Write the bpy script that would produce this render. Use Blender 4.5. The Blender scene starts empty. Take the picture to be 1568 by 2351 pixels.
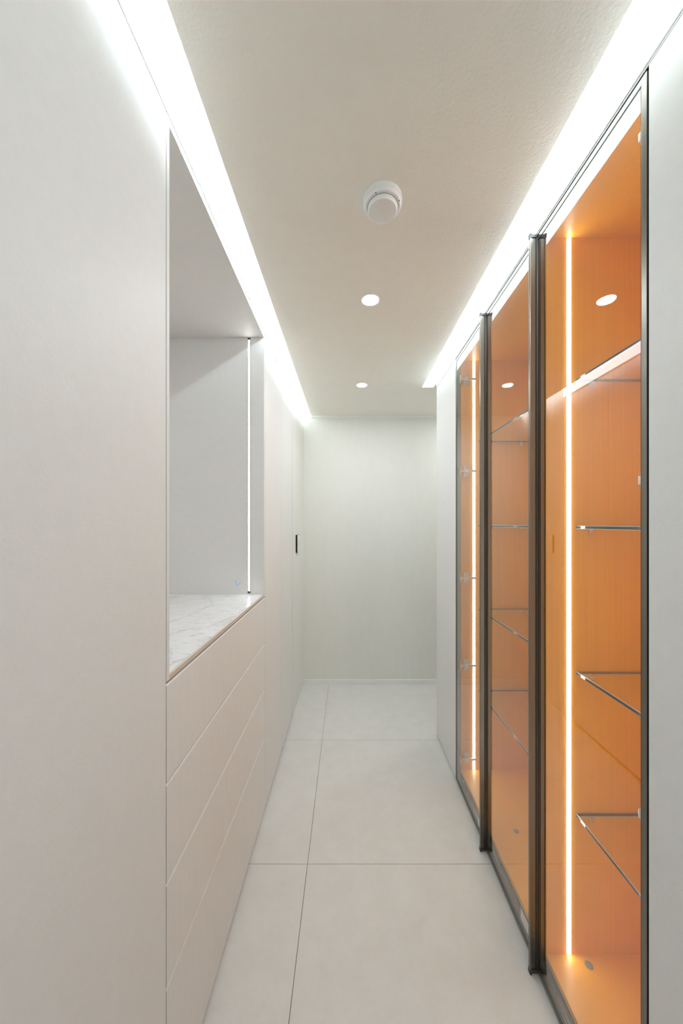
import bpy, bmesh, math
from mathutils import Vector

S = bpy.context.scene
COL = S.collection

# ------------------------------------------------------------------ camera, world, exposure
cam_d = bpy.data.cameras.new('camera')
cam = bpy.data.objects.new('camera', cam_d)
COL.objects.link(cam)
cam.location = (0.0, 0.0, 1.40)
cam.rotation_euler = (math.radians(90), 0, 0)
cam_d.sensor_fit = 'HORIZONTAL'
cam_d.sensor_width = 36.0
cam_d.lens = 18.0
cam_d.shift_x = -14.0 / 1568.0
cam_d.shift_y = 27.0 / 1568.0
cam_d.clip_start = 0.02
S.camera = cam

world = bpy.data.worlds.new('world')
S.world = world
world.use_nodes = True
world.node_tree.nodes['Background'].inputs[0].default_value = (0.9, 0.93, 1.0, 1)
world.node_tree.nodes['Background'].inputs[1].default_value = 0.0

S.view_settings.view_transform = 'Standard'
S.view_settings.look = 'None'
S.view_settings.exposure = -0.10
S.view_settings.gamma = 1.0
S.view_settings.use_curve_mapping = False
S.cycles.use_light_tree = False
S.cycles.max_bounces = 10
S.cycles.diffuse_bounces = 6
S.cycles.glossy_bounces = 6
S.cycles.transparent_max_bounces = 14
S.cycles.use_denoising = True
S.cycles.caustics_reflective = False
S.cycles.caustics_refractive = False
S.cycles.sample_clamp_indirect = 40.0

COVE_L = 6.2        # radiance of the cove diffusers
COVE_R = 13.6
LIP_TAPE = 105.0
NICHE_LED = 16.0
CAB_LED = 20.5
DOWN_W = 2.8          # watts of each downlight lamp

# ------------------------------------------------------------------ layout (metres, camera at the origin)
XL = -0.402          # front plane of the left cupboards
XR = 0.590           # front plane of the right cupboards
YB = 2.985           # end wall
YN = -2.2            # wall behind the viewpoint
CZ = 2.34            # ceiling
PT = 0.018           # board thickness

# ------------------------------------------------------------------ materials
def new_mat(name):
    m = bpy.data.materials.new(name)
    m.use_nodes = True
    nt = m.node_tree
    b = nt.nodes['Principled BSDF']
    return m, nt, b

def N(nt, t, **kw):
    n = nt.nodes.new(t)
    for k, v in kw.items():
        setattr(n, k, v)
    return n

def coords(nt, scale=(1, 1, 1)):
    tc = N(nt, 'ShaderNodeNewGeometry')
    mp = N(nt, 'ShaderNodeMapping')
    mp.inputs['Scale'].default_value = scale
    nt.links.new(tc.outputs['Position'], mp.inputs['Vector'])
    return mp.outputs['Vector']

def ramp(nt, fac, stops):
    r = N(nt, 'ShaderNodeValToRGB')
    el = r.color_ramp.elements
    while len(el) < len(stops):
        el.new(0.5)
    for e, (p, c) in zip(el, stops):
        e.position = p
        e.color = (*c, 1)
    nt.links.new(fac, r.inputs['Fac'])
    return r.outputs['Color']

def noise(nt, vec, scale, detail=3, rough=0.5):
    n = N(nt, 'ShaderNodeTexNoise')
    n.inputs['Scale'].default_value = scale
    n.inputs['Detail'].default_value = detail
    n.inputs['Roughness'].default_value = rough
    nt.links.new(vec, n.inputs['Vector'])
    return n.outputs['Fac']

def bump(nt, b, height, strength, dist):
    bp = N(nt, 'ShaderNodeBump')
    bp.inputs['Strength'].default_value = strength
    bp.inputs['Distance'].default_value = dist
    nt.links.new(height, bp.inputs['Height'])
    nt.links.new(bp.outputs['Normal'], b.inputs['Normal'])

def flat(name, col, rough=0.5, metal=0.0, spec=0.5):
    m, nt, b = new_mat(name)
    b.inputs['Base Color'].default_value = (*col, 1)
    b.inputs['Roughness'].default_value = rough
    b.inputs['Metallic'].default_value = metal
    b.inputs['Specular IOR Level'].default_value = spec
    return m

def emit(name, col, strength):
    m, nt, b = new_mat(name)
    nt.nodes.remove(b)
    e = N(nt, 'ShaderNodeEmission')
    e.inputs[0].default_value = (*col, 1)
    e.inputs[1].default_value = strength
    nt.links.new(e.outputs[0], nt.nodes['Material Output'].inputs['Surface'])
    return m

M = {}

def mottled(name, c0, c1, scale, rough, bscale, bstr, bdist, stretch=(1, 1, 1), spec=0.4):
    m, nt, b = new_mat(name)
    v = coords(nt, stretch)
    f = noise(nt, v, scale, 4, 0.6)
    nt.links.new(ramp(nt, f, [(0.3, c0), (0.7, c1)]), b.inputs['Base Color'])
    b.inputs['Roughness'].default_value = rough
    b.inputs['Specular IOR Level'].default_value = spec
    h = noise(nt, v, bscale, 3, 0.6)
    bump(nt, b, h, bstr, bdist)
    return m

# embossed off-white laminate of the tall doors
M['laminate'] = mottled('laminate', (0.785, 0.79, 0.78), (0.805, 0.81, 0.80), 40, 0.5, 150, 0.2, 0.0012)
# the same laminate with an upright grain
M['grained'] = mottled('grained', (0.77, 0.767, 0.752), (0.81, 0.807, 0.792), 22, 0.5, 120, 0.12, 0.0008, (9, 9, 0.35))
M['edge_band'] = flat('edge_band', (0.66, 0.58, 0.49), 0.5)
M['wall_paper'] = mottled('wall_paper', (0.80, 0.80, 0.755), (0.82, 0.82, 0.775), 30, 0.75, 140, 0.2, 0.001, (1, 1, 0.25), 0.2)
M['ceiling_paper'] = mottled('ceiling_paper', (0.865, 0.845, 0.775), (0.885, 0.865, 0.795), 25, 0.8, 130, 0.35, 0.0026, (1, 1, 1), 0.2)
M['white_paint'] = flat('white_paint', (0.86, 0.87, 0.85), 0.6, 0, 0.3)
M['gap_shade'] = flat('gap_shade', (0.10, 0.085, 0.07), 0.8)  # shade of gaps and toe spaces put into the carcass and plinth colour
M['grout'] = flat('grout', (0.26, 0.20, 0.15), 0.9, 0, 0.1)
M['bronze'] = flat('bronze', (0.21, 0.20, 0.175), 0.35, 1.0)
M['bronze_dark'] = flat('bronze_dark', (0.05, 0.045, 0.04), 0.45, 0.4)
M['gasket'] = flat('gasket', (0.012, 0.012, 0.012), 0.5)  # black of the door gaskets, also used for painted gap and groove shade
M['end_cap'] = flat('end_cap', (0.05, 0.05, 0.05), 0.45)
M['chrome'] = flat('chrome', (0.74, 0.72, 0.67), 0.3, 0.85)
M['white_plastic'] = flat('white_plastic', (0.82, 0.82, 0.80), 0.3, 0, 0.5)
M['black_plastic'] = flat('black_plastic', (0.015, 0.015, 0.015), 0.4)
M['grommet'] = flat('grommet', (0.22, 0.22, 0.19), 0.5)
M['paper'] = flat('paper', (0.80, 0.76, 0.73), 0.8)
M['aluminium'] = flat('aluminium', (0.62, 0.62, 0.58), 0.4, 0.6)

M['cove_left'] = emit('cove_left', (0.885, 0.99, 1.05), COVE_L)
M['cove_right'] = emit('cove_right', (0.885, 0.99, 1.05), COVE_R)
M['lip_tape'] = emit('lip_tape', (0.885, 0.99, 1.05), LIP_TAPE)
M['niche_led'] = emit('niche_led', (1.0, 1.0, 0.97), NICHE_LED)
M['cabinet_led'] = emit('cabinet_led', (1.0, 0.95, 0.84), CAB_LED)
M['down_lens'] = emit('down_lens', (0.90, 0.93, 1.0), 30.0)
M['blue_glow'] = emit('blue_glow', (0.30, 0.42, 1.0), 1.3)

# floor stone
m, nt, b = new_mat('stone_tile')
v = coords(nt)
f1 = noise(nt, v, 11.0, 5, 0.7)
f2 = noise(nt, v, 150.0, 4, 0.8)
mx = N(nt, 'ShaderNodeMath', operation='MULTIPLY_ADD')
nt.links.new(f2, mx.inputs[0]); mx.inputs[1].default_value = 0.55
nt.links.new(f1, mx.inputs[2])
nt.links.new(ramp(nt, mx.outputs[0], [(0.45, (0.715, 0.70, 0.67)), (1.0, (0.785, 0.78, 0.76))]), b.inputs['Base Color'])
b.inputs['Roughness'].default_value = 0.42
b.inputs['Specular IOR Level'].default_value = 0.35
bump(nt, b, f2, 0.12, 0.0006)
M['tile'] = m

# marble
m, nt, b = new_mat('marble')
v = coords(nt, (1.0, 0.55, 1.0))
w = noise(nt, v, 3.0, 6, 0.65)
dist = N(nt, 'ShaderNodeVectorMath', operation='MULTIPLY_ADD')
nt.links.new(w, dist.inputs[0]); dist.inputs[1].default_value = (0.22, 0.35, 0.0)
nt.links.new(v, dist.inputs[2])
def vein(scale, lo, hi):
    vo = N(nt, 'ShaderNodeTexVoronoi', feature='DISTANCE_TO_EDGE')
    vo.inputs['Scale'].default_value = scale
    nt.links.new(dist.outputs[0], vo.inputs['Vector'])
    mr = N(nt, 'ShaderNodeMapRange')
    mr.inputs['From Min'].default_value = lo
    mr.inputs['From Max'].default_value = hi
    mr.inputs['To Min'].default_value = 1.0
    mr.inputs['To Max'].default_value = 0.0
    nt.links.new(vo.outputs['Distance'], mr.inputs['Value'])
    return mr.outputs[0]
v1 = vein(4.2, 0.0, 0.014)
v2 = noise(nt, coords(nt, (26, 95, 26)), 1.0, 5, 0.75)
base = ramp(nt, noise(nt, v, 6.0, 5, 0.6), [(0.35, (0.80, 0.805, 0.81)), (0.7, (0.91, 0.915, 0.92))])
mr2 = N(nt, 'ShaderNodeMapRange')
mr2.inputs['From Min'].default_value = 0.55; mr2.inputs['From Max'].default_value = 0.72
nt.links.new(v2, mr2.inputs['Value'])
sc = N(nt, 'ShaderNodeMath', operation='MULTIPLY'); nt.links.new(mr2.outputs[0], sc.inputs[0]); sc.inputs[1].default_value = 0.8
mxv = N(nt, 'ShaderNodeMath', operation='MULTIPLY'); nt.links.new(v1, mxv.inputs[0])
br = noise(nt, v, 9.0, 2, 0.5); nt.links.new(br, mxv.inputs[1])
ad = N(nt, 'ShaderNodeMath', operation='MAXIMUM'); nt.links.new(mxv.outputs[0], ad.inputs[0]); nt.links.new(sc.outputs[0], ad.inputs[1])
mc = N(nt, 'ShaderNodeMixRGB')
nt.links.new(ad.outputs[0], mc.inputs[0]); nt.links.new(base, mc.inputs[1]); mc.inputs[2].default_value = (0.34, 0.33, 0.33, 1)
# a rusty patch near the back of the slab
g = N(nt, 'ShaderNodeNewGeometry')
dv = N(nt, 'ShaderNodeVectorMath', operation='SUBTRACT'); nt.links.new(g.outputs['Position'], dv.inputs[0]); dv.inputs[1].default_value = (-0.835, 1.585, 1.06)
dl = N(nt, 'ShaderNodeVectorMath', operation='LENGTH')
sc3 = N(nt, 'ShaderNodeVectorMath', operation='MULTIPLY'); nt.links.new(dv.outputs[0], sc3.inputs[0]); sc3.inputs[1].default_value = (1, 1.6, 1)
nt.links.new(sc3.outputs[0], dl.inputs[0])
mr3 = N(nt, 'ShaderNodeMapRange'); mr3.inputs['From Min'].default_value = 0.01; mr3.inputs['From Max'].default_value = 0.08
mr3.inputs['To Min'].default_value = 0.9; mr3.inputs['To Max'].default_value = 0.0
nt.links.new(dl.outputs['Value'], mr3.inputs['Value'])
rm = N(nt, 'ShaderNodeMath', operation='MULTIPLY'); nt.links.new(mr3.outputs[0], rm.inputs[0])
rn = N(nt, 'ShaderNodeMapRange'); rn.inputs['From Min'].default_value = 0.45; rn.inputs['From Max'].default_value = 0.6
nt.links.new(noise(nt, coords(nt, (20, 60, 1)), 1.0, 4, 0.6), rn.inputs['Value'])
nt.links.new(rn.outputs[0], rm.inputs[1])
mc2 = N(nt, 'ShaderNodeMixRGB')
nt.links.new(rm.outputs[0], mc2.inputs[0]); nt.links.new(mc.outputs[0], mc2.inputs[1]); mc2.inputs[2].default_value = (0.50, 0.33, 0.22, 1)
nt.links.new(mc2.outputs[0], b.inputs['Base Color'])
b.inputs['Roughness'].default_value = 0.16
M['marble'] = m

# orange laminate with fine upright ribs
m, nt, b = new_mat('orange_laminate')
v = coords(nt, (240, 240, 2.0))
f = noise(nt, v, 1.0, 2, 0.5)
nt.links.new(ramp(nt, f, [(0.3, (0.79, 0.36, 0.013)), (0.7, (0.85, 0.395, 0.018))]), b.inputs['Base Color'])
b.inputs['Roughness'].default_value = 0.38
b.inputs['Specular IOR Level'].default_value = 0.45
bump(nt, b, f, 0.25, 0.0006)
M['orange'] = m

def thin_glass(name, tint, ior=1.5):
    """clear pane: both faces' mirror reflection on the entry side, straight-through transmission"""
    m, nt, b = new_mat(name)
    nt.nodes.remove(b)
    fr = N(nt, 'ShaderNodeFresnel'); fr.inputs['IOR'].default_value = ior
    two = N(nt, 'ShaderNodeMath', operation='MULTIPLY'); two.inputs[1].default_value = 2.0
    nt.links.new(fr.outputs[0], two.inputs[0])
    one = N(nt, 'ShaderNodeMath', operation='ADD'); one.inputs[1].default_value = 1.0
    nt.links.new(fr.outputs[0], one.inputs[0])
    dv = N(nt, 'ShaderNodeMath', operation='DIVIDE')
    nt.links.new(two.outputs[0], dv.inputs[0]); nt.links.new(one.outputs[0], dv.inputs[1])
    ge = N(nt, 'ShaderNodeNewGeometry')
    inv = N(nt, 'ShaderNodeMath', operation='SUBTRACT'); inv.inputs[0].default_value = 1.0
    nt.links.new(ge.outputs['Backfacing'], inv.inputs[1])
    fac = N(nt, 'ShaderNodeMath', operation='MULTIPLY')
    nt.links.new(dv.outputs[0], fac.inputs[0]); nt.links.new(inv.outputs[0], fac.inputs[1])
    tr = N(nt, 'ShaderNodeBsdfTransparent'); tr.inputs[0].default_value = (*tint, 1)
    gl = N(nt, 'ShaderNodeBsdfGlossy'); gl.inputs['Roughness'].default_value = 0.0
    gl.inputs['Color'].default_value = (1, 1, 1, 1)
    mix = N(nt, 'ShaderNodeMixShader')
    nt.links.new(fac.outputs[0], mix.inputs[0]); nt.links.new(tr.outputs[0], mix.inputs[1]); nt.links.new(gl.outputs[0], mix.inputs[2])
    nt.links.new(mix.outputs[0], nt.nodes['Material Output'].inputs['Surface'])
    return m
M['door_glass'] = thin_glass('door_glass', (0.97, 0.975, 0.97))
M['shelf_glass'] = thin_glass('shelf_glass', (0.97, 0.985, 0.975))
M['glass_edge'] = flat('glass_edge', (0.045, 0.058, 0.056), 0.06, 0, 0.4)
M['glass_arris'] = flat('glass_arris', (0.50, 0.56, 0.53), 0.3)

# ------------------------------------------------------------------ mesh helpers
def wloc(o):
    p = Vector((0, 0, 0))
    while o is not None:
        p += Vector(o.location)
        o = o.parent
    return p

def link(name, me, loc, parent=None):
    o = bpy.data.objects.new(name, me)
    COL.objects.link(o)
    o.location = Vector(loc) - (wloc(parent) if parent else Vector((0, 0, 0)))
    o.parent = parent
    return o

def add_box(bm, x0, x1, y0, y1, z0, z1, bev=0.0, mi=0):
    r = bmesh.ops.create_cube(bm, size=1.0)
    vs = r['verts']
    for v_ in vs:
        v_.co = Vector(((x0 + x1) / 2 + v_.co.x * (x1 - x0), (y0 + y1) / 2 + v_.co.y * (y1 - y0), (z0 + z1) / 2 + v_.co.z * (z1 - z0)))
    fs = set(f_ for v_ in vs for f_ in v_.link_faces)
    for f_ in fs:
        f_.material_index = mi
    if bev > 0:
        es = list(set(e for v_ in vs for e in v_.link_edges))
        bmesh.ops.bevel(bm, geom=es, offset=bev, segments=2, profile=0.7, affect='EDGES')

def finish(name, bm, mats, parent=None, base=None, smooth=False):
    """base: world point that becomes the object's origin"""
    zs = [v_.co.z for v_ in bm.verts]; xs = [v_.co.x for v_ in bm.verts]; ys = [v_.co.y for v_ in bm.verts]
    if base is None:
        base = Vector(((min(xs) + max(xs)) / 2, (min(ys) + max(ys)) / 2, min(zs)))
    base = Vector(base)
    for v_ in bm.verts:
        v_.co -= base
    bmesh.ops.recalc_face_normals(bm, faces=bm.faces[:])
    me = bpy.data.meshes.new(name)
    bm.to_mesh(me)
    bm.free()
    for mm in (mats if isinstance(mats, (list, tuple)) else [mats]):
        me.materials.append(M[mm])
    if smooth:
        for p in me.polygons:
            p.use_smooth = True
    return link(name, me, base, parent)

def box(name, x0, x1, y0, y1, z0, z1, mat, parent=None, bev=0.0):
    bm = bmesh.new()
    add_box(bm, x0, x1, y0, y1, z0, z1, bev)
    return finish(name, bm, mat, parent)

def boxes(name, lst, mats, parent=None):
    bm = bmesh.new()
    for t in lst:
        add_box(bm, *t)
    return finish(name, bm, mats, parent)

def prism(name, pts, y0, y1, mat, parent=None):
    """outline in X,Z pulled along Y"""
    bm = bmesh.new()
    a = [bm.verts.new((x, y0, z)) for x, z in pts]
    c = [bm.verts.new((x, y1, z)) for x, z in pts]
    n = len(pts)
    for i in range(n):
        bm.faces.new((a[i], a[(i + 1) % n], c[(i + 1) % n], c[i]))
    bm.faces.new(a); bm.faces.new(c[::-1])
    return finish(name, bm, mat, parent)

def zprism(name, pts, z0, z1, mat, parent=None):
    """outline in X,Y pulled along Z"""
    bm = bmesh.new()
    a = [bm.verts.new((x, y, z0)) for x, y in pts]
    c = [bm.verts.new((x, y, z1)) for x, y in pts]
    n = len(pts)
    for i in range(n):
        bm.faces.new((a[i], a[(i + 1) % n], c[(i + 1) % n], c[i]))
    bm.faces.new(a); bm.faces.new(c[::-1])
    return finish(name, bm, mat, parent)

def lathe(name, prof, centre, mat, parent=None, seg=48, axis='Z', caps=True, sharp=35):
    """prof: (radius, height along the axis) from one end to the other"""
    bm = bmesh.new()
    rings = []
    for r, h in prof:
        ring = []
        for i in range(seg):
            a = 2 * math.pi * i / seg
            if axis == 'Z':
                p = (r * math.cos(a), r * math.sin(a), h)
            else:
                p = (r * math.cos(a), h, r * math.sin(a))
            ring.append(bm.verts.new(p))
        rings.append(ring)
    for q in range(len(rings) - 1):
        for i in range(seg):
            bm.faces.new((rings[q][i], rings[q][(i + 1) % seg], rings[q + 1][(i + 1) % seg], rings[q + 1][i]))
    if caps:
        bm.faces.new(rings[0]); bm.faces.new(rings[-1])
    for v_ in bm.verts:
        v_.co += Vector(centre)
    o = finish(name, bm, mat, parent, base=centre)
    for p in o.data.polygons:
        p.use_smooth = True
    try:
        o.data.set_sharp_from_angle(angle=math.radians(sharp))
    except Exception:
        pass
    return o

def thing(name, label, cat, loc, group=None):
    o = bpy.data.objects.new(name, None)
    COL.objects.link(o)
    o.location = loc
    o.empty_display_size = 0.1
    tag(o, label, cat, group)
    return o

def tag(o, label, cat, group=None):
    o['label'] = label
    o['category'] = cat
    if group:
        o['group'] = group
    return o

def struct(o):
    o['kind'] = 'structure'
    return o

# ------------------------------------------------------------------ the room shell
FX0, FX1 = -1.02, 1.75
floor = struct(box('floor', FX0, FX1, YN - 0.1, YB + 0.1, -0.10, -0.004, 'grout'))
TX = [FX0, -0.165, 1.042, FX1]
TY = [YN - 0.1, -1.016, -0.209, 0.598, 1.405, 2.212, YB + 0.1]
for i in range(len(TX) - 1):
    for j in range(len(TY) - 1):
        box('tile', TX[i] + 0.0009, TX[i + 1] - 0.0009, TY[j] + 0.0009, TY[j + 1] - 0.0009, -0.004, 0.0, 'tile', floor, 0.0004)

struct(box('wall_back', FX0, FX1, YB, YB + 0.1, 0.0, 2.55, 'wall_paper'))
struct(box('baseboard_back', -0.382, FX1 - 0.1, YB - 0.012, YB, 0.0, 0.041, 'white_paint', None, 0.002))
trim = struct(boxes('trim_1', [(-0.317, FX1 - 0.1, YB - 0.014, YB, CZ - 0.017, CZ), (-0.317, FX1 - 0.1, YB - 0.004, YB, CZ - 0.021, CZ - 0.016)], 'white_paint'))
struct(zprism('wall_left', [(FX0, 2.497), (-0.4015, 2.497), (-0.382, YB), (FX0, YB)], 0.0, 2.55, 'wall_paper'))
struct(box('wall_right', FX1 - 0.1, FX1, YN, YB, 0.0, 2.55, 'wall_paper'))
struct(box('wall_front', FX0, FX1, YN - 0.1, YN, 0.0, 2.55, 'wall_paper'))

# ceiling: slab with a thin lip on either side of the corridor, and the coves above
YE = 2.354           # the right cove ends here
bm = bmesh.new()
def poly_slab(pts, z0, z1):
    a = [bm.verts.new((x, y, z0)) for x, y in pts]
    c = [bm.verts.new((x, y, z1)) for x, y in pts]
    n = len(pts)
    for i in range(n):
        bm.faces.new((a[i], a[(i + 1) % n], c[(i + 1) % n], c[i]))
    bm.faces.new(a); bm.faces.new(c[::-1])
poly_slab([(-0.3335, YN), (0.5125, YN), (0.5125, YE), (0.592, YE), (0.592, 2.262), (FX1 - 0.1, 2.262), (FX1 - 0.1, YB), (-0.318, YB)], CZ, CZ + 0.005)
ceil_lip = finish('ceiling', bm, 'ceiling_paper', base=(0, 0, CZ))
struct(ceil_lip)
def cpart(name, *b):
    return box(name, *b, 'white_paint', ceil_lip)
cpart('cove_top', -0.404, -0.24, YN, YB, 2.402, 2.42)
cpart('cove_side', -0.262, -0.245, YN, YB, CZ + 0.005, 2.402)
cpart('cove_top', 0.42, XR + 0.012, YN, YE, 2.452, 2.47)
cpart('cove_side', 0.42, 0.437, YN, YE, CZ + 0.005, 2.452)
cpart('cove_end', 0.437, XR + 0.012, YE, YE + 0.012, CZ + 0.0045, 2.452)
cpart('cove_side', XR + 0.002, XR + 0.022, 2.262, YE, CZ + 0.005, 2.452)
cpart('roof_board', -0.245, 0.42, YN, YE + 0.012, 2.455, 2.47)
cpart('roof_board', -0.245, FX1, YE + 0.012, YB, 2.455, 2.47)

# fillers between cupboard tops and coves, and black strips for the gap shade
struct(box('trim_2', XL - 0.022, XL - 0.002, YN, 2.497, 2.3220, 2.402, 'white_paint'))
struct(box('gap_shade_left', XL - 0.022, XL - 0.0015, YN, 2.497, 2.3158, 2.3220, 'gasket'))  # black strip painted as the shade in the gap over the doors
struct(box('gap_shade_right', XR + 0.0015, XR + 0.022, YN, 2.262, 2.2995, 2.3025, 'gasket'))  # same painted gap shade over the right-hand doors
struct(box('trim_3', XR + 0.002, XR + 0.022, YN, 2.262, 2.3025, 2.452, 'white_paint'))
struct(box('wall_passage', 1.012, FX1 - 0.1, 2.2, 2.262, 0.0, 2.40, 'wall_paper'))

# light strips standing on the edge of the ceiling lip, diodes facing the filler boards
def one_sided(o, d, back=False):
    """only the face that looks along d glows (back: all but that one); the rest is housing"""
    o.data.materials.append(M['aluminium'])
    for p in o.data.polygons:
        hit = p.normal.dot(Vector(d)) > 0.9
        p.material_index = 0 if hit != back else 1
    return o
def cove(x, sgn, y0, y1, z0, z1, mat, label):
    """linear fitting: opal diffuser in a shallow housing on the filler board above the cupboards"""
    t = thing('cove_light', label, 'light', (x, (y0 + y1) / 2, z0), 'strip lights in the ceiling coves')
    a, b_ = sorted((x, x + sgn * 0.002))
    box('housing', a, b_, y0, y1, z0, z1, 'white_paint', t)
    a, b_ = sorted((x + sgn * 0.002, x + sgn * 0.003))
    one_sided(box('diffuser', a, b_, y0 + 0.001, y1 - 0.001, z0 + 0.001, z1 - 0.001, mat, t), (sgn, 0, 0))
    return t
COVE_Y0 = -0.9
cl = cove(XL - 0.002, 1, COVE_Y0, YB - 0.003, 2.3245, 2.401, 'cove_left', 'white light strip in the ceiling cove above the drawer cupboards')
cr = cove(XR + 0.002, -1, COVE_Y0, 2.262, 2.3065, 2.451, 'cove_right', 'white light strip in the ceiling cove above the glass-door cabinets')
# slim diode tape on the inner edge of the ceiling lip, facing the cupboards
def lip_x(y):
    return -0.3335 + 0.0155 * (y - YN) / (YB - YN)
ya, yb = COVE_Y0, YB - 0.003
z = CZ + 0.005
one_sided(zprism('edge_tape', [(lip_x(ya) + 0.003, ya), (lip_x(ya) + 0.0045, ya), (lip_x(yb) + 0.0045, yb), (lip_x(yb) + 0.003, yb)], z, z + 0.008, 'lip_tape', cl), (-1, 0, 0))

# ------------------------------------------------------------------ left cupboards
GAP = 0.0016
ZT = 2.3145
def left_carcass(t, y0, y1, z0=0.07, z1=2.312):
    box('carcass', -0.985, XL - PT - 0.001, y0 + 0.0005, y1 - 0.0005, z0, z1, 'gap_shade', t)
    if z0 < 0.1:
        box('plinth', -0.95, XL - 0.05, y0 + 0.0005, y1 - 0.0005, 0.0, z0, 'gap_shade', t)

def tall_left(y0, y1, label, mat):
    t = thing('tall_cupboard', label, 'cupboard', (-0.7, (y0 + y1) / 2, 0), 'tall cupboards in the drawer row')
    left_carcass(t, y0, y1)
    box('door', XL - PT, XL, y0 + GAP, y1 - GAP, 0.018, ZT, mat, t, 0.0008)
    return t

tall_left(0.157, 0.757, 'wide plain off-white cupboard door standing nearest, before the alcove', 'laminate')
tall_left(-0.443, 0.157, 'plain off-white cupboard door beside the viewpoint, next to the nearest one', 'laminate')
tall_left(-1.043, -0.443, 'plain off-white cupboard behind the viewpoint in the alcove row', 'laminate')
tall_left(-2.2, -1.043, 'wide plain off-white cupboard at the near end of the alcove row', 'laminate')
tall_left(1.6625, 2.075, 'tall off-white cupboard door just past the marble alcove', 'grained')
tall_left(2.075, 2.494, 'tall off-white cupboard door beside the wall with the switch', 'grained')

# drawer cupboard under the alcove
DY0, DY1 = 0.757, 1.6625
dc = thing('drawer_cupboard', 'low off-white cupboard of four handleless drawers under the marble worktop', 'drawers', (-0.7, (DY0 + DY1) / 2, 0))
box('carcass', -0.985, XL - PT - 0.001, DY0 + 0.0005, DY1 - 0.0005, 0.07, 1.036, 'gap_shade', dc)
box('plinth', -0.95, XL - 0.05, DY0 + 0.0005, DY1 - 0.0005, 0.0, 0.07, 'gap_shade', dc)
zs = [0.018, 0.3695, 0.6015, 0.8245, 1.0475]
for i in range(4):
    top = zs[i + 1] - 0.006
    prism('drawer', [(XL - PT, zs[i]), (XL, zs[i]), (XL, top - 0.003), (XL - 0.003, top), (XL - PT, top)], DY0 + GAP, DY1 - GAP, 'grained', dc)

# alcove frame above the drawers
NZ0, NZ1 = 1.048, 2.3145
nb = thing('alcove_cupboard', 'open off-white alcove unit with an upright light strip above the drawers', 'alcove', (-0.7, (DY0 + DY1) / 2, NZ0))
box('side_panel', -0.985, XL, DY0 + GAP, DY0 + GAP + 0.012, NZ0, NZ1, 'laminate', nb, 0.0006)
box('side_panel', -0.985, XL, DY1 - GAP - 0.016, DY1 - GAP, NZ0, NZ1, 'laminate', nb, 0.0006)
NY0, NY1 = DY0 + GAP + 0.012, DY1 - GAP - 0.016
box('top_panel', -0.985, XL, NY0, NY1, 2.297, NZ1, 'laminate', nb, 0.0006)
box('back_panel', -1.0, -0.985, DY0, DY1, NZ0, NZ1, 'laminate', nb)
box('bottom_panel', -0.985, XL, NY0, NY1, NZ0, 1.0495, 'edge_band', nb)
box('front_edging', XL - 0.006, XL, NY0, NY1, 1.0495, 1.0595, 'edge_band', nb, 0.0005)
wt = box('marble_worktop', -0.985, XL - 0.006, NY0, NY1, 1.0495, 1.060, 'marble', None, 0.0006)
tag(wt, 'white marble worktop with grey veins on the floor of the alcove', 'worktop')
# strip light on the far side panel
ls = box('led_strip', -0.4805, -0.4685, NY1 - 0.001, NY1 + 0.004, 1.072, 2.288, 'aluminium', nb)
ls['label'] = 'glowing white upright light strip'
one_sided(box('light_lens', -0.4785, -0.4705, NY1 - 0.0022, NY1 + 0.001, 1.078, 2.284, 'niche_led', ls), (0, -1, 0))
box('strip_end_cap', -0.481, -0.468, NY1 - 0.0025, NY1, 1.066, 1.0725, 'end_cap', ls)
box('strip_end_cap', -0.481, -0.468, NY1 - 0.0025, NY1, 2.2875, 2.294, 'end_cap', ls)
# touch switch
sw = lathe('touch_switch', [(0.0098, 0.0), (0.0098, -0.004), (0.0085, -0.0055), (0.0068, -0.0055), (0.0066, -0.0035)], (-0.5285, NY1, 1.1175), 'chrome', nb, 32, 'Y')
sw['label'] = 'small round chrome touch switch with a blue glow'
lathe('glowing_ring', [(0.0066, -0.0036), (0.0066, -0.0048), (0.0036, -0.0048), (0.0036, -0.0036)], (-0.5285, NY1, 1.1175), 'blue_glow', sw, 32, 'Y')

# switch on the wall at the end of the row
ws = thing('wall_switch', 'small white wall switch with a black body near the end wall', 'switch', (-0.393, 2.67, 1.178))
box('back_box', -0.398, -0.3835, 2.610, 2.730, 1.178, 1.314, 'black_plastic', ws, 0.002)
box('face_plate', -0.3835, -0.3815, 2.611, 2.729, 1.179, 1.313, 'white_plastic', ws, 0.0008)
box('rocker', -0.3815, -0.3805, 2.632, 2.708, 1.225, 1.268, 'paper', ws, 0.0004)

# ------------------------------------------------------------------ right cupboards
RT = 2.298
RB = 1.0             # back of the cabinets
def tall_right(y0, y1, label, ztop=RT):
    t = thing('tall_cupboard', label, 'cupboard', (0.8, (y0 + y1) / 2, 0), 'tall cupboards in the glass-cabinet row')
    box('carcass', XR + PT + 0.001, RB, y0 + 0.0005, y1 - 0.0005, 0.07, 2.300, 'laminate', t)
    box('plinth', XR + 0.03, RB - 0.03, y0 + 0.0005, y1 - 0.0005, 0.0, 0.07, 'gap_shade', t)
    box('door', XR, XR + PT, y0 + GAP, y1 - GAP, 0.009, ztop, 'laminate', t, 0.0008)
    return t
tall_right(0.070, 0.6705, 'plain off-white cupboard door standing nearest, before the glass doors')
tall_right(-0.53, 0.070, 'plain off-white cupboard beside the viewpoint in the glass-cabinet row')
tall_right(-2.2, -0.53, 'plain off-white cupboard behind the viewpoint in the glass-cabinet row')
ec = tall_right(1.8645, 2.248, 'narrow solid off-white cupboard door beyond the glass doors')
box('end_panel', XR, RB, 2.248, 2.262, 0.0, RT, 'laminate', ec, 0.0006)

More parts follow.
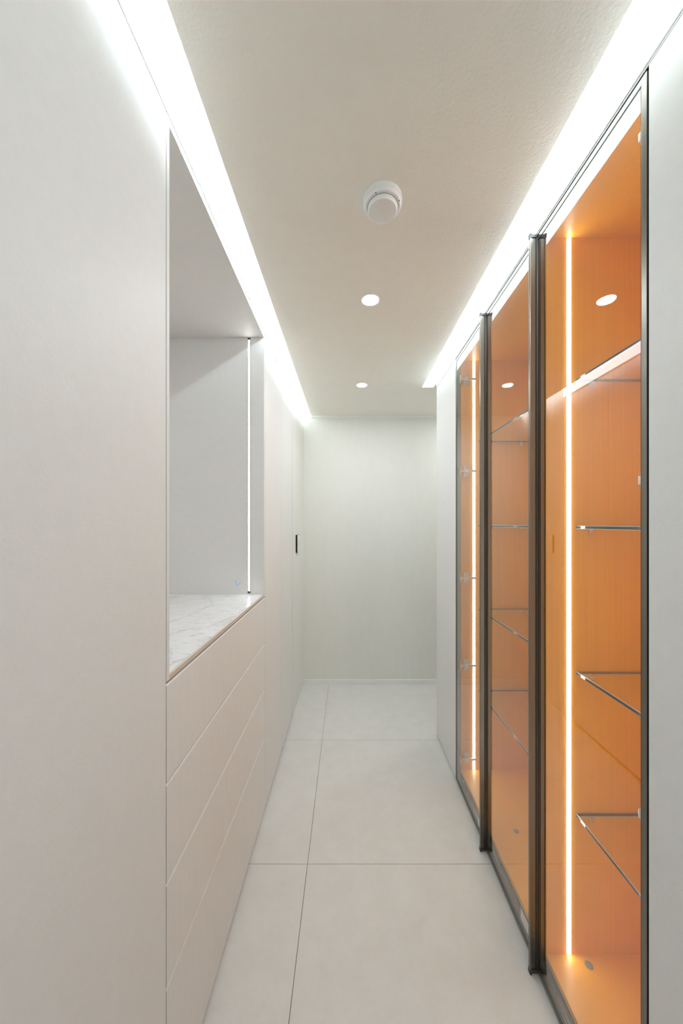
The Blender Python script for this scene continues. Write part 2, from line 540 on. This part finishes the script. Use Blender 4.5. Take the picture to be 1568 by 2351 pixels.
IB, IT = 0.068, 2.284      # inside floor and inside ceiling of the glazed cabinets
BF = 0.614                 # front edge of the boards
SHZ = [0.505, 0.944, 1.394, 1.848]
SHX0, SHX1 = 0.706, 0.988

def glazed_body(t, y0, y1):
    box('side_panel', BF, RB, y0 + 0.0005, y0 + 0.012, 0.05, 2.300, 'orange', t)
    box('side_panel', BF, RB, y1 - 0.012, y1 - 0.0005, 0.05, 2.300, 'orange', t)
    box('bottom_panel', BF, RB, y0 + 0.012, y1 - 0.012, 0.05, IB, 'orange', t)
    box('top_panel', BF, RB, y0 + 0.012, y1 - 0.012, IT, 2.300, 'orange', t)
    box('back_panel', RB, RB + 0.012, y0 + 0.0005, y1 - 0.0005, 0.05, 2.300, 'orange', t)
    box('plinth', BF + 0.02, RB - 0.02, y0 + 0.001, y1 - 0.001, 0.0, 0.05, 'gap_shade', t)

def led(t, yface, sgn, x=0.6845):
    """upright light strip on a side panel; sgn: the side it faces along Y"""
    a, b_ = sorted((yface - sgn * 0.004, yface + sgn * 0.0006))
    s = box('led_strip', x - 0.0075, x + 0.0075, a, b_, IB + 0.001, IT - 0.001, 'aluminium', t)
    s['label'] = 'glowing warm white upright light strip'
    a, b_ = sorted((yface - sgn * 0.002, yface + sgn * 0.0022))
    one_sided(box('light_lens', x - 0.0058, x + 0.0058, a, b_, IB + 0.002, IT - 0.002, 'cabinet_led', s), (0, -sgn, 0), True)

def hinge(t, yface, sgn, z):
    """concealed hinge: wing plate and arm on the side panel, cup on the door frame"""
    def yb(d0, d1):
        return sorted((yface + sgn * d0, yface + sgn * d1))
    y0, y1 = yb(0.0, 0.004)
    h = boxes('hinge', [(0.630, 0.658, y0, y1, z - 0.029, z + 0.029, 0.0015), (0.634, 0.654, *yb(0.004, 0.007), z - 0.022, z - 0.013, 0.001), (0.634, 0.654, *yb(0.004, 0.007), z + 0.013, z + 0.022, 0.001)], 'chrome', t)
    y0, y1 = yb(0.0045, 0.017)
    box('hinge_arm', 0.612, 0.694, y0, y1, z - 0.006, z + 0.006, 'chrome', h, 0.002)
    y0, y1 = yb(0.0165, 0.0225)
    box('hinge_cover', 0.630, 0.646, y0, y1, z - 0.008, z + 0.008, 'white_plastic', h, 0.001)
    y0, y1 = yb(0.004, 0.026)
    boxes('hinge_cup', [(0.6035, 0.6125, y0, y1, z - 0.009, z + 0.009, 0.002), (0.6035, 0.6075, *yb(0.006, 0.02), z - 0.021, z + 0.021, 0.002)], 'chrome', h)

def shelf_pin(t, x, yface, sgn, z):
    def yb(d0, d1):
        return sorted((yface + sgn * d0, yface + sgn * d1))
    p = boxes('shelf_pin', [(x - 0.006, x + 0.006, *yb(0.0, 0.0025), z - 0.016, z + 0.002, 0.0008), (x - 0.0025, x + 0.0025, *yb(0.0025, 0.011), z - 0.010, z - 0.0005, 0.001), (x - 0.0045, x + 0.0045, *yb(0.0, 0.009), z - 0.0022, z - 0.0002, 0.0004)], 'chrome', t)
    return p

def shelf(y0, y1, z, label, group):
    bm = bmesh.new()
    add_box(bm, SHX0, SHX1, y0, y1, z - 0.010, z)
    for f_ in bm.faces:
        f_.material_index = 0 if abs(f_.normal.z) > 0.5 else 1
    es = [e for e in bm.edges if abs(e.verts[0].co.z - e.verts[1].co.z) < 1e-5]
    old = set(bm.faces)
    bmesh.ops.bevel(bm, geom=es, offset=0.0011, segments=1, affect='EDGES')
    bm.normal_update()
    for f_ in bm.faces:
        nz = abs(f_.normal.z)
        f_.material_index = 0 if nz > 0.9 else (1 if nz < 0.3 else 2)
    o = finish('glass_shelf', bm, ['shelf_glass', 'glass_edge', 'glass_arris'])
    return tag(o, label, 'shelf', group)

def glass_door(t, y0, y1, handle_far, sticker=None):
    """frame ring with pane; the far stile carries the full-height pull"""
    yA, yB = y0 + 0.0015, y1 - 0.0015
    zA, zB = 0.010, RT - 0.004
    near_w = 0.0125
    far_w = 0.0065 if handle_far else 0.0125
    rail = 0.014
    d = boxes('glass_door', [
        (XR, BF - 0.002, yA, yA + near_w, zA, zB, 0.0008),
        (XR, BF - 0.002, yB - far_w, yB, zA, zB, 0.0008),
        (XR, BF - 0.002, yA + near_w, yB - far_w, zB - rail, zB, 0.0008),
        (XR, BF - 0.002, yA + near_w, yB - far_w, zA, zA + rail, 0.0008)], 'bronze', t)
    d['label'] = 'clear glass door in a slim dark bronze frame'
    g = 0.0022
    iy0, iy1, iz0, iz1 = yA + near_w, yB - far_w, zA + rail, zB - rail
    boxes('gasket', [
        (XR + 0.0008, XR + 0.005, iy0, iy0 + g, iz0, iz1), (XR + 0.0008, XR + (0.009 if handle_far else 0.005), iy1 - g, iy1, iz0, iz1),
        (XR + 0.0008, XR + 0.005, iy0 + g, iy1 - g, iz0, iz0 + g), (XR + 0.0008, XR + 0.005, iy0 + g, iy1 - g, iz1 - g, iz1)], 'gasket', d)
    # inner ledge of the frame behind the pane, bottom and top
    boxes('inner_ledge', [
        (XR + 0.006, BF - 0.003, iy0, iy1, iz0, iz0 + 0.010, 0.0008), (XR + 0.010, BF - 0.003, iy0, iy1, iz0 + 0.010, iz0 + 0.016, 0.0008)], 'bronze', d)
    box('glass_pane', XR + 0.0012, XR + 0.0045, iy0 + 0.0005, iy1 - 0.0005, iz0 + 0.0005, iz1 - 0.0005, 'door_glass', d)
    if handle_far:
        hy0, hy1 = yB - far_w - 0.001, yB
        bm = bmesh.new()
        # main web, outer bead, grooves
        add_box(bm, 0.5712, XR - 0.0003, hy0 + 0.0006, hy1, zA + 0.006, zB - 0.006, 0.0004)
        add_box(bm, 0.5662, 0.5706, hy0 - 0.0016, hy1 + 0.002, zA + 0.006, zB - 0.006, 0.0012)
        add_box(bm, 0.5708, 0.5712, hy0 + 0.003, hy1 - 0.001, zA + 0.006, zB - 0.006)
        add_box(bm, 0.5868, 0.5885, hy0 - 0.0012, hy0 + 0.002, zA + 0.006, zB - 0.006, 0.0004)
        box('painted_groove_shade', 0.5704, 0.5713, hy0 + 0.0008, hy0 + 0.004, zA + 0.006, zB - 0.006, 'gasket', d)  # black strip painted as shade between bead and web
        box('painted_groove_shade', 0.5835, 0.5866, hy0 + 0.0001, hy0 + 0.004, zA + 0.006, zB - 0.006, 'gasket', d)  # black strip painted as groove shade beside the pane
        h = finish('pull_handle', bm, 'bronze', d)
        h['label'] = 'full-height dark bronze pull along the door edge'
        for z0, z1, s in ((zB - 0.0065, zB + 0.004, 1), (zA - 0.004, zA + 0.0065, -1)):
            bm = bmesh.new()
            add_box(bm, 0.5652, XR - 0.0002, hy0 - 0.0018, hy1 + 0.002, z0, z1, 0.0008)
            zz = (z1 - 0.001, z1 + 0.0025) if s > 0 else (z0 - 0.0035, z0 + 0.001)
            add_box(bm, 0.5646, 0.5712, hy0 - 0.0026, hy1 + 0.0025, zz[0], zz[1] , 0.001)
            finish('end_cap', bm, 'end_cap', d)
    if sticker:
        s = box('sticker', XR + 0.0047, XR + 0.0052, sticker[0], sticker[1], sticker[2], sticker[3], 'paper', d)
        s['label'] = 'small white paper sticker'
    return d

# the far two-door cabinet
A0, A1 = 1.069, 1.863
ca = thing('glass_cabinet', 'orange-lined display cabinet with two glass doors, between the single one and the solid door', 'cabinet', (0.8, (A0 + A1) / 2, 0), 'glazed display cabinets')
glazed_body(ca, A0, A1)
led(ca, A1 - 0.012, -1)
led(ca, A0 + 0.012, 1)
for z in (2.178, 1.684, 1.108, 0.637, 0.133):
    hinge(ca, A1 - 0.012, -1, z)
for z in (2.178, 1.49, 0.80, 0.133):
    hinge(ca, A0 + 0.012, 1, z)
for z in SHZ:
    for x in (0.753, 0.940):
        shelf_pin(ca, x, A1 - 0.012, -1, z - 0.010)
        shelf_pin(ca, x, A0 + 0.012, 1, z - 0.010)
glass_door(ca, 1.466, A1, False, (1.490, 1.553, 0.030, 0.066))
glass_door(ca, A0, 1.466, True, (1.093, 1.174, 0.045, 0.081))
lathe('cable_grommet', [(0.011, 0.0), (0.011, 0.0015), (0.009, 0.002)], (0.730, 1.479, IB), 'grommet', ca, 28)
# the near single-door cabinet
B0, B1 = 0.672, 1.069
cb = thing('glass_cabinet', 'orange-lined display cabinet with a single glass door, nearest the viewpoint', 'cabinet', (0.8, (B0 + B1) / 2, 0), 'glazed display cabinets')
glazed_body(cb, B0, B1)
led(cb, B1 - 0.012, -1)
led(cb, B0 + 0.012, 1)
for z in (2.2, 1.49, 0.80, 0.133):
    hinge(cb, B0 + 0.012, 1, z)
for z in SHZ:
    for x in (0.753, 0.940):
        shelf_pin(cb, x, B1 - 0.012, -1, z - 0.010)
        shelf_pin(cb, x, B0 + 0.012, 1, z - 0.010)
glass_door(cb, B0, B1, True)
lathe('cable_grommet', [(0.011, 0.0), (0.011, 0.0015), (0.009, 0.002)], (0.728, 1.030, IB), 'grommet', cb, 28)

words_ = ['lowest', 'second lowest', 'second highest', 'highest']
for k, z in enumerate(SHZ):
    shelf(A0 + 0.0135, A1 - 0.0215, z, words_[k] + ' clear glass shelf in the two-door orange cabinet', 'glass shelves in the two-door cabinet')
for k, z in enumerate(SHZ):
    shelf(B0 + 0.0135, B1 - 0.0135, z, words_[k] + ' clear glass shelf in the single-door orange cabinet', 'glass shelves in the single-door cabinet')

# ------------------------------------------------------------------ ceiling fittings
def downlight(x, y, label, k=1.0):
    t = thing('downlight', label, 'light', (x, y, CZ), 'recessed ceiling downlights')
    lathe('trim_ring', [(0.0395, 0.0), (0.0395, -0.0015), (0.0375, -0.0025), (0.0345, -0.0015), (0.0335, 0.0)], (x, y, CZ), 'white_plastic', t, 48, caps=False)
    lathe('lens', [(0.0335, -0.0003), (0.0335, -0.0012), (0.020, -0.0018)], (x, y, CZ), 'down_lens', t, 16)
    ld = bpy.data.lights.new('downlight_lamp', 'AREA')
    ld.shape = 'DISK'; ld.size = 0.06; ld.energy = DOWN_W * k; ld.color = (0.95, 0.97, 1.0)
    lo = bpy.data.objects.new('downlight_lamp', ld)
    COL.objects.link(lo); lo.parent = t; lo.location = (0, 0, -0.004)
downlight(0.096, 1.434, 'bright round ceiling downlight nearest the smoke detector')
downlight(0.097, 2.315, 'bright round ceiling downlight nearest the end wall')
downlight(1.15, 2.67, 'added unseen round ceiling downlight in the side passage behind the solid door', 1.3)  # unseen lamp added to brighten the end wall and far floor

sx, sy = 0.1015, 0.990
sd = thing('smoke_detector', 'round white smoke detector on the ceiling', 'detector', (sx, sy, CZ))
lathe('base_ring', [(0.0555, 0.0), (0.0560, -0.004), (0.0555, -0.0125), (0.0545, -0.0135)], (sx, sy, CZ), 'white_plastic', sd, 64)
lathe('cover', [(0.0545, -0.0135), (0.0548, -0.0155), (0.0535, -0.0195), (0.0505, -0.0225), (0.0445, -0.0232)], (sx, sy, CZ), 'white_plastic', sd, 64)
lathe('painted_groove_shade', [(0.0445, -0.0225), (0.0445, -0.0233), (0.0425, -0.0233), (0.0425, -0.0225)], (sx, sy, CZ), 'grommet', sd, 64)  # dark ring painted as shade between cover and sensor head
lathe('sensor_head', [(0.0428, -0.022), (0.0432, -0.028), (0.0428, -0.0325), (0.0405, -0.0358), (0.0375, -0.0368)], (sx, sy, CZ), 'white_plastic', sd, 64)
for a in (118, 25):
    ca_, sa_ = math.cos(math.radians(a)), math.sin(math.radians(a))
    px, py = sx + 0.0492 * ca_, sy - 0.0492 * sa_
    o = lathe('vent_slot', [(0.0016, 0.0), (0.0016, -0.0008)], (px, py, CZ - 0.0222), 'black_plastic', sd, 12)
